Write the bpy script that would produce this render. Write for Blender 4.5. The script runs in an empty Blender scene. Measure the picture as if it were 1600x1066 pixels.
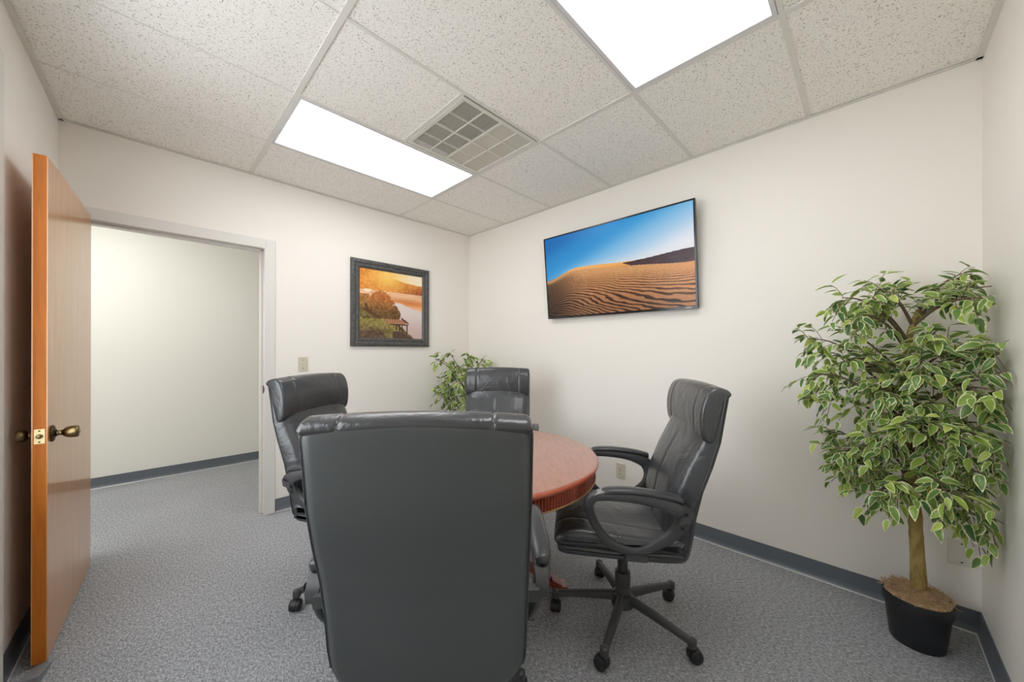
import bpy, math, random
import numpy as np
from mathutils import Vector, Matrix

sc = bpy.context.scene
C = sc.collection
PI = math.pi

# ------------------------------------------------------------------ camera
yaw, roll = 0.790676, 0.0022975
r = Vector((math.cos(yaw), -math.sin(yaw), 0)); w = Vector((math.sin(yaw), math.cos(yaw), 0)); up = Vector((0, 0, 1))
cr = math.cos(roll) * r + math.sin(roll) * up
cu = -math.sin(roll) * r + math.cos(roll) * up
cd = bpy.data.cameras.new('camera'); cam = bpy.data.objects.new('camera', cd); C.objects.link(cam)
cam.matrix_world = Matrix(((cr.x, cu.x, -w.x, 0), (cr.y, cu.y, -w.y, 0), (cr.z, cu.z, -w.z, 1.26108), (0, 0, 0, 1)))
cd.sensor_width = 36; cd.lens = 563.776 / 1600 * 36; cd.shift_y = 13.9 / 1600; cd.clip_start = 0.02
sc.camera = cam

# ------------------------------------------------------------------ light and exposure
EXPO = 0.26
LAMP = 5.0           # strength of the ceiling panels
HALL_LAMP = 9.0
SKY = 4.6             # fill daylight through the added, unseen window beside the camera
sc.view_settings.view_transform = 'Standard'; sc.view_settings.look = 'None'
sc.view_settings.gamma = 1; sc.view_settings.use_curve_mapping = False
sc.view_settings.exposure = EXPO
wd = bpy.data.worlds.new('world'); sc.world = wd; wd.use_nodes = True
wd.node_tree.nodes['Background'].inputs[0].default_value = (0.91, 0.96, 1, 1)
wd.node_tree.nodes['Background'].inputs[1].default_value = SKY
sc.cycles.max_bounces = 14; sc.cycles.diffuse_bounces = 10; sc.cycles.glossy_bounces = 6

# room numbers (metres)
H = 2.564; R = 2.607; D = 3.270; N = -0.357; HALL = 4.95
def LX(y): return -0.358 - 0.027 * (D - y)       # the left wall leans a little
OX0, OX1, OH = -0.275, 0.632, 2.035               # doorway

# ------------------------------------------------------------------ helpers
def srgb(*c):
    c = [x / 255 for x in c]
    return tuple(x / 12.92 if x <= 0.04045 else ((x + 0.055) / 1.055) ** 2.4 for x in c) + (1,)

class NT:
    def __init__(s, name):
        s.m = bpy.data.materials.new(name); s.m.use_nodes = True; s.t = s.m.node_tree
        s.b = s.t.nodes['Principled BSDF']
    def n(s, typ, **kw):
        x = s.t.nodes.new('ShaderNode' + typ)
        for k, v in kw.items():
            if k in x.inputs: x.inputs[k].default_value = v
            else: setattr(x, k, v)
        return x
    def l(s, a, b): s.t.links.new(a, b)
    def noise(s, scale, detail=3, rough=0.5, vec=None, stretch=None, dist=0):
        x = s.n('TexNoise'); x.inputs['Scale'].default_value = scale; x.inputs['Detail'].default_value = detail
        x.inputs['Roughness'].default_value = rough; x.inputs['Distortion'].default_value = dist
        if vec is None:
            tc = s.n('TexCoord'); vec = tc.outputs['Object']
        if stretch:
            mp = s.n('Mapping'); mp.inputs['Scale'].default_value = stretch[0]; mp.inputs['Rotation'].default_value = stretch[1]
            s.l(vec, mp.inputs[0]); vec = mp.outputs[0]
        s.l(vec, x.inputs['Vector'])
        return x.outputs['Fac']
    def ramp(s, fac, stops):
        x = s.n('ValToRGB'); e = x.color_ramp.elements
        while len(e) < len(stops): e.new(0.5)
        for i, (p, c) in enumerate(stops): e[i].position = p; e[i].color = c
        s.l(fac, x.inputs[0]); return x.outputs[0]
    def bump(s, fac, strength, dist=0.01, prev=None):
        x = s.n('Bump'); x.inputs['Strength'].default_value = strength; x.inputs['Distance'].default_value = dist
        s.l(fac, x.inputs['Height'])
        if prev: s.l(prev, x.inputs['Normal'])
        s.l(x.outputs[0], s.b.inputs['Normal']); return x.outputs[0]

def mat(name, col, rough=0.5, metal=0.0, spec=0.5, coat=0.0, bump=None, vary=0.0, vscale=3):
    t = NT(name); b = t.b
    b.inputs['Base Color'].default_value = col; b.inputs['Roughness'].default_value = rough
    b.inputs['Metallic'].default_value = metal; b.inputs['Specular IOR Level'].default_value = spec
    b.inputs['Coat Weight'].default_value = coat; b.inputs['Coat Roughness'].default_value = 0.08
    if vary:
        f = t.noise(vscale, 4)
        c0 = tuple(x * (1 - vary) for x in col[:3]) + (1,); c1 = tuple(min(1, x * (1 + vary)) for x in col[:3]) + (1,)
        t.l(t.ramp(f, [(0.3, c0), (0.7, c1)]), b.inputs['Base Color'])
    if bump:
        t.bump(t.noise(bump[0], 3), bump[1], bump[2])
    return t.m

class MB:
    """collects shapes into one mesh"""
    def __init__(s): s.v = []; s.f = []; s.mi = []; s.mats = []
    def m(s, material):
        if material not in s.mats: s.mats.append(material)
        return s.mats.index(material)
    def add(s, vs, fs, material=None):
        o = len(s.v); s.v += [tuple(x) for x in vs]; s.f += [tuple(i + o for i in f) for f in fs]
        k = s.m(material) if material else 0
        s.mi += [k] * len(fs)
    def box(s, a, b, material=None, M=None):
        x0, y0, z0 = a; x1, y1, z1 = b
        vs = [(x0,y0,z0),(x1,y0,z0),(x1,y1,z0),(x0,y1,z0),(x0,y0,z1),(x1,y0,z1),(x1,y1,z1),(x0,y1,z1)]
        if M: vs = [M @ Vector(p) for p in vs]
        s.add(vs, [(0,3,2,1),(4,5,6,7),(0,1,5,4),(1,2,6,5),(2,3,7,6),(3,0,4,7)], material)
    def loft(s, rings, closed=False, cap=True, material=None, close_ring=True):
        n = len(rings[0]); vs = [p for rg in rings for p in rg]; fs = []
        K = len(rings)
        for k in range(K if closed else K - 1):
            for i in range(n if close_ring else n - 1):
                a = k * n + i; b = k * n + (i + 1) % n; c = ((k + 1) % K) * n + (i + 1) % n; d = ((k + 1) % K) * n + i
                fs.append((a, b, c, d))
        if cap and not closed:
            for k, rev in ((0, True), (K - 1, False)):
                c = Vector((0, 0, 0))
                for p in rings[k]: c += Vector(p)
                vs.append(tuple(c / n)); ci = len(vs) - 1
                for i in range(n):
                    a = k * n + i; b = k * n + (i + 1) % n
                    fs.append((b, a, ci) if rev else (a, b, ci))
        s.add(vs, fs, material)
    def tube(s, pts, rad, seg=12, closed=False, material=None, flat=1.0, upv=(0, 0, 1)):
        pts = [Vector(p) for p in pts]; n = len(pts); rings = []
        for i, p in enumerate(pts):
            if closed: t = pts[(i + 1) % n] - pts[i - 1]
            else: t = pts[min(i + 1, n - 1)] - pts[max(i - 1, 0)]
            t.normalize(); u = Vector(upv)
            if abs(t.dot(u)) > 0.98: u = Vector((1, 0, 0.1))
            a = t.cross(u).normalized(); b = a.cross(t).normalized()
            rr = rad[i] if isinstance(rad, (list, tuple)) else rad
            rings.append([p + a * math.cos(2 * PI * k / seg) * rr + b * math.sin(2 * PI * k / seg) * rr * flat for k in range(seg)])
        s.loft(rings, closed=closed, material=material)
    def lathe(s, prof, seg=32, M=None, material=None):
        rings = []
        for (rr, z) in prof:
            rg = [Vector((rr * math.cos(2 * PI * k / seg), rr * math.sin(2 * PI * k / seg), z)) for k in range(seg)]
            if M: rg = [M @ p for p in rg]
            rings.append(rg)
        s.loft(rings, material=material)
    def build(s, name, material=None, parent=None, smooth=True, bevel=0, sharp=None, seg=2):
        me = bpy.data.meshes.new(name); me.from_pydata([tuple(p) for p in s.v], [], s.f)
        if s.mats:
            for mm in s.mats: me.materials.append(mm)
            me.polygons.foreach_set('material_index', s.mi)
        elif material: me.materials.append(material)
        me.update()
        o = bpy.data.objects.new(name, me); C.objects.link(o)
        if parent: o.parent = parent
        if smooth:
            me.polygons.foreach_set('use_smooth', [True] * len(me.polygons))
            if sharp is not None:
                me.set_sharp_from_angle(angle=math.radians(sharp))
        if bevel:
            b = o.modifiers.new('bevel', 'BEVEL'); b.width = bevel; b.segments = seg; b.limit_method = 'ANGLE'; b.angle_limit = math.radians(40)
            b.harden_normals = smooth
        return o

def spline(pts, n=8, closed=False):
    out = []; K = len(pts); P = [Vector(p) for p in pts]
    rng = range(K if closed else K - 1)
    for i in rng:
        if closed: p0, p1, p2, p3 = P[i - 1], P[i], P[(i + 1) % K], P[(i + 2) % K]
        else: p0, p1, p2, p3 = P[max(i - 1, 0)], P[i], P[i + 1], P[min(i + 2, K - 1)]
        for k in range(n):
            t = k / n
            out.append(0.5 * ((2 * p1) + (-p0 + p2) * t + (2 * p0 - 5 * p1 + 4 * p2 - p3) * t * t + (-p0 + 3 * p1 - 3 * p2 + p3) * t ** 3))
    if not closed: out.append(P[-1])
    return out

def empty(name, loc, rz=0, label=None, cat=None, group=None):
    o = bpy.data.objects.new(name, None); C.objects.link(o); o.empty_display_size = 0.1
    o.location = loc; o.rotation_euler = (0, 0, rz)
    tag(o, label, cat, group); return o
def tag(o, label=None, cat=None, group=None, kind=None):
    if label: o['label'] = label
    if cat: o['category'] = cat
    if group: o['group'] = group
    if kind: o['kind'] = kind
    return o
def struct(o): o['kind'] = 'structure'; return o

# ------------------------------------------------------------------ materials
def wall_material(name, col):
    t = NT(name); t.b.inputs['Roughness'].default_value = 0.55
    f = t.noise(1.3, 3)
    t.l(t.ramp(f, [(0.3, tuple(x * 0.985 for x in col[:3]) + (1,)), (0.7, col)]), t.b.inputs['Base Color'])
    t.bump(t.noise(220, 2), 0.06, 0.002)
    return t.m
M_wall = wall_material('cream wall paint', srgb(241, 237, 230))
M_hall = wall_material('hall wall paint', srgb(239, 238, 232))
M_trim = mat('white semi gloss trim paint', srgb(226, 224, 219), 0.35)
M_base = mat('slate vinyl cove base', srgb(104, 111, 119), 0.38, vary=0.04)
M_toe = mat('cove base toe highlight', srgb(214, 214, 212), 0.4)

def carpet():
    t = NT('grey loop carpet'); tc = t.n('TexCoord'); v = tc.outputs['Object']
    a = t.noise(230, 6, 0.95, v, ((1.0, 0.55, 1), (0, 0, 0.5)))
    b = t.noise(120, 5, 0.8, v, ((1.0, 0.5, 1), (0, 0, 0.5)))
    c = t.noise(2.0, 3, 0.5, v)
    mx = t.n('Mix', data_type='FLOAT'); mx.inputs[0].default_value = 0.4
    t.l(a, mx.inputs[2]); t.l(b, mx.inputs[3])
    col = t.ramp(mx.outputs[0], [(0.36, srgb(62, 63, 68)), (0.455, srgb(132, 134, 139)), (0.535, srgb(192, 194, 198)), (0.63, srgb(255, 255, 255))])
    m2 = t.n('Mix', data_type='RGBA', blend_type='MULTIPLY'); m2.inputs[0].default_value = 1
    t.l(col, m2.inputs[6]); t.l(t.ramp(c, [(0.3, (0.93, 0.93, 0.93, 1)), (0.7, (1, 1, 1, 1))]), m2.inputs[7])
    t.l(m2.outputs[2], t.b.inputs['Base Color']); t.b.inputs['Roughness'].default_value = 0.95
    t.b.inputs['Specular IOR Level'].default_value = 0.15
    t.bump(mx.outputs[0], 0.9, 0.006)
    return t.m
M_carpet = carpet()

def tile_mat():
    t = NT('fissured ceiling tile'); tc = t.n('TexCoord'); v = tc.outputs['Object']
    base = srgb(247, 245, 239)
    # small short fissures: voronoi pits distorted by noise
    nz = t.n('TexNoise'); nz.inputs['Scale'].default_value = 60; nz.inputs['Detail'].default_value = 2
    t.l(v, nz.inputs['Vector'])
    ad = t.n('VectorMath', operation='MULTIPLY_ADD'); ad.inputs[1].default_value = (0.02, 0.02, 0.02)
    t.l(nz.outputs['Color'], ad.inputs[0]); t.l(v, ad.inputs[2])
    def pits(scale, th, st):
        mp = t.n('Mapping'); mp.inputs['Scale'].default_value = st[0]; mp.inputs['Rotation'].default_value = st[1]
        t.l(ad.outputs[0], mp.inputs[0])
        vo = t.n('TexVoronoi'); vo.inputs['Scale'].default_value = scale; vo.inputs['Randomness'].default_value = 1
        t.l(mp.outputs[0], vo.inputs['Vector'])
        # per-cell random size
        sep = t.n('SeparateColor'); t.l(vo.outputs['Color'], sep.inputs[0])
        mu = t.n('Math', operation='MULTIPLY'); mu.inputs[1].default_value = th; t.l(sep.outputs[0], mu.inputs[0])
        lt = t.n('Math', operation='SUBTRACT'); t.l(mu.outputs[0], lt.inputs[0]); t.l(vo.outputs['Distance'], lt.inputs[1])
        mr = t.n('MapRange'); mr.inputs['From Min'].default_value = 0; mr.inputs['From Max'].default_value = 0.07
        t.l(lt.outputs[0], mr.inputs['Value']); return mr.outputs[0]
    p1 = pits(150, 0.33, ((1, 0.45, 1), (0, 0, 0.4)))
    p2 = pits(135, 0.31, ((0.45, 1, 1), (0, 0, 0.9)))
    mxx = t.n('Math', operation='MAXIMUM'); t.l(p1, mxx.inputs[0]); t.l(p2, mxx.inputs[1])
    f = mxx.outputs[0]
    g = t.noise(130, 4, 0.75, v)
    c1 = t.ramp(g, [(0.36, tuple(x * 0.80 for x in base[:3]) + (1,)), (0.5, base)])
    m2 = t.n('Mix', data_type='RGBA'); t.l(f, m2.inputs[0]); t.l(c1, m2.inputs[6]); m2.inputs[7].default_value = srgb(160, 155, 143)
    t.l(m2.outputs[2], t.b.inputs['Base Color']); t.b.inputs['Roughness'].default_value = 0.9
    t.b.inputs['Specular IOR Level'].default_value = 0.1
    inv = t.n('Math', operation='SUBTRACT'); inv.inputs[0].default_value = 1; t.l(f, inv.inputs[1])
    t.bump(inv.outputs[0], 0.2, 0.003)
    return t.m
M_tile = tile_mat()
M_grid = mat('white ceiling grid paint', srgb(221, 219, 213), 0.45)
M_gap = mat('dark ceiling gap', srgb(60, 58, 54), 0.9)

def leather():
    t = NT('black bonded leather'); tc = t.n('TexCoord'); v = tc.outputs['Object']
    t.b.inputs['Base Color'].default_value = srgb(58, 60, 63)
    t.b.inputs['Roughness'].default_value = 0.29; t.b.inputs['Coat Weight'].default_value = 0.15; t.b.inputs['Specular IOR Level'].default_value = 0.65
    n1 = t.bump(t.noise(7, 4, 0.6, v, dist=1.2), 0.35, 0.02)
    t.bump(t.noise(420, 2, 0.5, v), 0.12, 0.001, n1)
    return t.m
M_leather = leather()
def back_vinyl():
    t = NT('smooth black vinyl'); tc = t.n('TexCoord'); v = tc.outputs['Object']
    t.b.inputs['Base Color'].default_value = srgb(74, 78, 80)
    t.b.inputs['Roughness'].default_value = 0.36; t.b.inputs['Specular IOR Level'].default_value = 0.6
    n1 = t.bump(t.noise(2.2, 2, 0.4, v, dist=0.4), 0.35, 0.03)
    t.bump(t.noise(520, 2, 0.5, v), 0.1, 0.001, n1)
    return t.m
M_vinyl = back_vinyl()
M_plastic = mat('charcoal textured plastic', srgb(66, 67, 69), 0.42, bump=(500, 0.12, 0.001))
M_pad = mat('smooth armrest plastic', srgb(58, 59, 62), 0.3)
M_wornpl = mat('worn grey plastic', srgb(140, 140, 140), 0.35)
M_dark = mat('black rubber', srgb(36, 36, 38), 0.5)
M_steel = mat('dark steel', srgb(120, 120, 124), 0.3, 1.0)
M_stitch = mat('grey seam thread', srgb(120, 120, 122), 0.6)

def wood(name, c0, c1, c2, rough, coat, stretch, scale=6, rot=(0, 0, 0)):
    t = NT(name); tc = t.n('TexCoord'); v = tc.outputs['Object']
    f = t.noise(scale, 6, 0.6, v, (stretch, rot), dist=0.6)
    t.l(t.ramp(f, [(0.3, c0), (0.5, c1), (0.7, c2)]), t.b.inputs['Base Color'])
    t.b.inputs['Roughness'].default_value = rough; t.b.inputs['Coat Weight'].default_value = coat
    t.b.inputs['Coat Roughness'].default_value = 0.06
    t.bump(f, 0.03, 0.002)
    return t.m
M_cherry = wood('cherry table veneer', srgb(140, 82, 60), srgb(156, 94, 69), srgb(170, 106, 79), 0.32, 1.0, (2.5, 14, 14))
M_inlay = wood('dark inlay band', srgb(130, 74, 54), srgb(144, 84, 62), srgb(158, 96, 70), 0.32, 1.0, (3, 3, 3))
M_rim = wood('orange cherry edge', srgb(152, 62, 30), srgb(176, 78, 40), srgb(192, 92, 50), 0.3, 0.8, (3, 3, 12))
M_reed = wood('reeded cherry apron', srgb(128, 52, 30), srgb(148, 64, 38), srgb(164, 76, 46), 0.3, 0.6, (4, 4, 2))
M_gold = mat('pale gold bead', srgb(176, 140, 96), 0.35, 0.3)
M_doorface = wood('birch door veneer', srgb(190, 126, 62), srgb(200, 138, 72), srgb(210, 150, 84), 0.32, 0.75, (9, 9, 0.5), 5)
M_dooredge = wood('amber stained door edge', srgb(172, 92, 2), srgb(184, 102, 4), srgb(192, 110, 8), 0.6, 0.0, (14, 14, 0.8), 5)
M_brass = mat('antique brass', srgb(128, 112, 78), 0.28, 1.0)
M_brassdark = mat('aged dark brass', srgb(84, 72, 54), 0.35, 1.0)
M_brasspale = mat('pale brass plate', srgb(228, 212, 160), 0.4, 0.3)
M_plate = mat('almond switch plastic', srgb(208, 202, 182), 0.35)
M_plateslot = mat('dark slot', srgb(40, 36, 30), 0.6)
M_wplate = mat('painted blank plate', srgb(222, 217, 208), 0.4)

# ------------------------------------------------------------------ room shell
def slab(name, a, b, m, bevel=0, parent=None):
    k = MB(); k.box(a, b); o = k.build(name, m, parent, smooth=False, bevel=bevel)
    if not parent: struct(o)
    return o
T = 0.12
slab('floor', (-2.0, N - T, -0.1), (R + 1.2, HALL + T, 0), M_carpet)
slab('wall_right', (R, N - T, 0), (R + T, D + 0.001, H + 0.12), M_wall)
slab('wall_front', (-0.6, N - T, 0), (R, N, H + 0.12), M_wall)
WY0, WY1, WZ0, WZ1 = 0.75, 2.20, 0.75, 2.28        # unseen opening added in the left wall to let in fill daylight
k = MB()
def wedge(y0, y1, z0, z1):
    a, b = LX(y0), LX(y1)
    k.loft([[(a - T, y0, z0), (a, y0, z0), (a, y0, z1), (a - T, y0, z1)], [(b - T, y1, z0), (b, y1, z0), (b, y1, z1), (b - T, y1, z1)]])
wedge(N - T, WY0, 0, H + .12); wedge(WY1, D, 0, H + .12); wedge(WY0, WY1, 0, WZ0); wedge(WY0, WY1, WZ1, H + .12)
struct(k.build('wall_left', M_wall, smooth=False))
k = MB()    # door wall with its opening
k.box((-2.0, D, 0), (OX0, D + T, H + .12)); k.box((OX1, D, 0), (R + 1.2, D + T, H + .12)); k.box((OX0, D, OH), (OX1, D + T, H + .12))
struct(k.build('wall_back', M_wall, smooth=False))
slab('wall_hall', (-2.0, HALL, 0), (R + 1.2, HALL + T, H + .12), M_hall)
slab('wall_hall_left', (-2.0 - T, D, 0), (-2.0, HALL + T, H + .12), M_hall)
slab('wall_hall_right', (R + 1.2, D, 0), (R + 1.2 + T, HALL + T, H + .12), M_hall)
slab('ceiling_hall', (-2.0, D + T, H), (R + 1.2, HALL, H + .12), M_hall)

# suspended ceiling: tiles with a grid of tees
GX0, GX1 = 0.535, 1.728
GY = [2.681, 2.075, 1.463, 0.853, 0.243]
L1 = (GX0, GX1, GY[1], GY[0]); L2 = (GX0, GX1, GY[4], GY[3]); VX0 = 1.128; VT = (VX0, GX1, GY[2], GY[1])
xs = [LX(N), GX0, GX1, R]; ys = [D, *GY, N]
k = MB()
for i in range(3):
    for j in range(len(ys) - 1):
        y1, y0 = ys[j], ys[j + 1]; x0, x1 = xs[i], xs[i + 1]
        if i == 1 and j in (1, 5 - 1): continue
        if i == 1 and j == 2: x1 = VX0
        k.box((x0 + 0.002, y0 + 0.002, H + 0.004), (x1 - 0.002, y1 - 0.002, H + 0.02))
ceil = k.build('ceiling', M_tile, smooth=False); struct(ceil)
slab('ceiling_deck', (-0.7, N - T, H + 0.30), (R, D, H + 0.34), M_gap, parent=ceil)
k = MB(); tw = 0.012
for x in (GX0, GX1):
    k.box((x - tw, N, H - 0.002), (x + tw, D, H + 0.004))
for j, y in enumerate(GY):
    k.box((GX1 + tw, y - (0.011 if j > 1 else 0.006), H - 0.001), (R, y + (0.011 if j > 1 else 0.006), H + 0.004))
    k.box((GX0 + tw, y - 0.008, H - 0.001), (GX1 - tw, y + 0.008, H + 0.004))
    k.box((LX(y), y - 0.003, H + 0.0015), (GX0 - tw, y + 0.003, H + 0.004))
k.box((VX0 - 0.01, GY[2] + .008, H - 0.001), (VX0 + 0.01, GY[1] - .008, H + 0.004))
k.build('ceiling_grid', M_grid, ceil, smooth=False)
k = MB(); aw = 0.020                                     # wall angle
k.box((LX(N), D - aw, H - 0.003), (R, D, H + 0.001)); k.box((R - aw, N, H - 0.003), (R, D, H + 0.001))
k.box((LX(N), N, H - 0.003), (R, N + aw, H + 0.001))
k.loft([[(LX(N) - .01, N, H - .003), (LX(N) + aw, N, H - .003), (LX(N) + aw, N, H + .001), (LX(N) - .01, N, H + .001)],
        [(LX(D) - .01, D, H - .003), (LX(D) + aw, D, H - .003), (LX(D) + aw, D, H + .001), (LX(D) - .01, D, H + .001)]])
k.build('wall_angle', M_grid, ceil, smooth=False)

# baseboards: cove base, its pale toe strip paints in the highlight along the floor
def cove(name, p, q, nrm):
    p = Vector((*p, 0)); q = Vector((*q, 0)); n = Vector((*nrm, 0)).normalized()
    prof = [(0, 0.1), (0.003, 0.1), (0.0035, 0.03), (0.007, 0.014), (0.014, 0.006), (0, 0.006)]
    k = MB()
    k.loft([[p + n * a + Vector((0, 0, z)) for a, z in prof], [q + n * a + Vector((0, 0, z)) for a, z in prof]], material=M_base)
    toe = [(0, 0), (0.017, 0), (0.016, 0.0045), (0.014, 0.006), (0, 0.006)]
    k.loft([[p + n * a + Vector((0, 0, z)) for a, z in toe], [q + n * a + Vector((0, 0, z)) for a, z in toe]], material=M_toe)
    return struct(k.build(name, smooth=False))
cove('baseboard_right', (R, N), (R, D), (-1, 0))
cove('baseboard_back', (OX1 + 0.066, D), (R, D), (0, -1))
cove('baseboard_front', (LX(N), N), (R, N), (0, 1))
cove('baseboard_left', (LX(2.27), 2.27), (LX(D), D), (1, 0))
cove('baseboard_hall', (-2.0, HALL), (R + 1.2, HALL), (0, -1))

# door frame (trim_1): casing, jamb and stop
k = MB(); cw = 0.062; ct = 0.012
for yf, s in ((D, -1), (D + T, 1)):
    y0, y1 = (yf - ct, yf) if s < 0 else (yf, yf + ct)
    k.box((OX1, y0, 0), (OX1 + cw, y1, OH + cw)); k.box((OX0 - cw, y0, 0), (OX0, y1, OH + cw)); k.box((OX0, y0, OH), (OX1, y1, OH + cw))
k.box((OX1 - 0.008, D - ct, 0), (OX1 + .002, D + T + ct, OH)); k.box((OX0 - .002, D - ct, 0), (OX0 + 0.008, D + T + ct, OH)); k.box((OX0, D - ct, OH - 0.008), (OX1, D + T + ct, OH + .002))
k.box((OX1 - 0.022, D + 0.045, 0), (OX1 - .008, D + T - 0.02, OH - .008)); k.box((OX0 + .008, D + 0.045, OH - 0.022), (OX1 - .008, D + T - .02, OH - .008))
tr = struct(k.build('trim_1', M_trim, smooth=False, bevel=0.002))
k = MB(); k.box((OX1 - 0.0105, D + 0.004, 0.925), (OX1 - 0.0075, D + 0.034, 0.985)); k.box((OX1 - 0.013, D - 0.012, 0.938), (OX1 - 0.0075, D + 0.004, 0.972))
k.build('strike_plate', M_brassdark, tr, smooth=False, bevel=0.001)
# fill_window_1: casing shows as the pale strip at left; window itself added for fill light
k = MB(); cz = 0.062
def bar(y0, y1, z0, z1, a=-.01, b=.014):
    k.loft([[(LX(y0) + a, y0, z0), (LX(y0) + b, y0, z0), (LX(y0) + b, y0, z1), (LX(y0) + a, y0, z1)], [(LX(y1) + a, y1, z0), (LX(y1) + b, y1, z0), (LX(y1) + b, y1, z1), (LX(y1) + a, y1, z1)]])
bar(WY1, WY1 + cz, 0, WZ1 + cz); bar(WY0 - cz, WY0, 0, WZ1 + cz); bar(WY0, WY1, WZ1, WZ1 + cz); bar(WY0, WY1, WZ0 - cz, WZ0)
bar(WY0, WY0 + .03, WZ0, WZ1, -.09, -.04); bar(WY1 - .03, WY1, WZ0, WZ1, -.09, -.04); bar(WY0 + .03, WY1 - .03, WZ0, WZ0 + .03, -.09, -.04); bar(WY0 + .03, WY1 - .03, WZ1 - .03, WZ1, -.09, -.04)
win = struct(k.build('fill_window_1', M_trim, smooth=False))
# ------------------------------------------------------------------ ceiling lights, vent
def emit(name, col, strength, sheen=None):
    t = NT(name); t.b.inputs['Base Color'].default_value = (0.8, 0.8, 0.8, 1)
    t.b.inputs['Emission Color'].default_value = col; t.b.inputs['Emission Strength'].default_value = strength
    t.b.inputs['Roughness'].default_value = 0.3
    return t.m
M_lamp = emit('lit acrylic diffuser', (0.985, 0.99, 1.0, 1), LAMP)
M_halllamp = emit('lit hall diffuser', (0.985, 0.985, 0.98, 1), HALL_LAMP)
M_fix = mat('white enamel fixture', srgb(214, 215, 216), 0.3)
def troffer(rect, label, m=M_lamp, zc=H):
    x0, x1, y0, y1 = rect; cx, cy = (x0 + x1) / 2, (y0 + y1) / 2
    t = empty('ceiling_light', (cx, cy, zc + .05), 0, label, 'light', 'fluorescent panels in the ceiling')
    hx, hy = (x1 - x0) / 2 - 0.010, (y1 - y0) / 2 - 0.010; f = 0.018; zo = -.05
    k = MB()
    for a, b in (((-hx, -hy), (hx, -hy + f)), ((-hx, hy - f), (hx, hy)), ((-hx, -hy + f), (-hx + f, hy - f)), ((hx - f, -hy + f), (hx, hy - f))):
        k.box((a[0], a[1], zo - 0.003), (b[0], b[1], zo + 0.012))
    k.build('frame', M_fix, t, smooth=False, bevel=0.002)
    k = MB(); k.box((-hx, -hy, zo + .07), (hx, hy, zo + .09))
    k.box((-hx, -hy, zo + .012), (hx, -hy + .004, zo + .07)); k.box((-hx, hy - .004, zo + .012), (hx, hy, zo + .07)); k.box((-hx, -hy, zo + .012), (-hx + .004, hy, zo + .07)); k.box((hx - .004, -hy, zo + .012), (hx, hy, zo + .07))
    k.build('housing', M_fix, t, smooth=False)
    k = MB(); k.box((-hx + f - .001, -hy + f - .001, zo + 0.003), (hx - f + .001, hy - f + .001, zo + 0.008))
    k.build('diffuser', m, t, smooth=False)
troffer(L1, 'lit fluorescent ceiling panel beside the square air vent, nearer the doorway wall')
troffer(L2, 'lit fluorescent ceiling panel cut off by the top edge of the photo')

k = MB(); k.box((-0.6, -0.3, 0), (0.6, 0.3, 0.01)); 
hl = k.build('hall_ceiling_light', M_halllamp, smooth=False); hl.location = (-0.6, D + T + .42, H - .012)
tag(hl, 'lit ceiling panel out in the hallway beyond the doorway', 'light')

def vent():
    x0, x1, y0, y1 = VT; cx, cy = (x0 + x1) / 2, (y0 + y1) / 2; h = 0.288
    t = empty('ceiling_vent', (cx, cy, H + 0.03), 0, 'square white perforated air vent between the ceiling tiles and a light', 'vent')
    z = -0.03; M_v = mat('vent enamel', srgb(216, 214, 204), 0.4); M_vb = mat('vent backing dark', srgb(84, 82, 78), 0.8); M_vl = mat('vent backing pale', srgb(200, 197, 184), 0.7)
    k = MB(); fr = 0.024
    for a, b in (((-h, -h), (h, -h + fr)), ((-h, h - fr), (h, h)), ((-h, -h + fr), (-h + fr, h - fr)), ((h - fr, -h + fr), (h, h - fr))):
        k.box((a[0], a[1], z - 0.004), (b[0], b[1], z + 0.008))
    k.build('frame', M_v, t, smooth=False, bevel=0.002)
    k = MB(); g = h - fr
    k.box((-0.006, -g, z - .003), (0.006, g, z + .006)); k.box((-g, -0.006, z - .003), (-0.006, 0.006, z + .006)); k.box((0.006, -0.006, z - .003), (g, 0.006, z + .006))
    for c in (-g / 2, g / 2):
        k.box((c - 0.003, -g, z - .002), (c + 0.003, -0.006, z + .005)); k.box((c - 0.003, 0.006, z - .002), (c + 0.003, g, z + .005))
        for a, b in ((-g, -g / 2 - .003), (-g / 2 + .003, -0.006), (0.006, g / 2 - .003), (g / 2 + .003, g)):
            k.box((a, c - 0.003, z - .002), (b, c + 0.003, z + .005))
    k.build('rib', M_v, t, smooth=False)
    k = MB()       # the fine diagonal grille
    def diag(x0, x1, y0, y1, step, wd):
        s = x0 - y1
        while s < x1 - y0:         # line x - y = s
            pts = []
            ya, yb = max(y0, x0 - s), min(y1, x1 - s)
            if yb - ya > 0.004:
                d = wd / 2
                k.add([(ya + s - d, ya, z + .0035), (ya + s + d, ya, z + .0035), (yb + s + d, yb, z + .0035), (yb + s - d, yb, z + .0035),
                       (ya + s - d, ya, z + .0055), (ya + s + d, ya, z + .0055), (yb + s + d, yb, z + .0055), (yb + s - d, yb, z + .0055)],
                      [(0,3,2,1),(4,5,6,7),(0,1,5,4),(1,2,6,5),(2,3,7,6),(3,0,4,7)])
            s += step
    diag(-g, -0.003, -g, g, 0.0115, 0.0055); 
    k.build('grille', M_v, t, smooth=False)
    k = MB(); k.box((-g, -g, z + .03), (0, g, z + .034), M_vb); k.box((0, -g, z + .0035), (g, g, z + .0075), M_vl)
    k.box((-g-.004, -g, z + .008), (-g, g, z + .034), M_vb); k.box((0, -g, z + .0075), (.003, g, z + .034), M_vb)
    k.build('backing', None, t, smooth=False)
vent()

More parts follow.
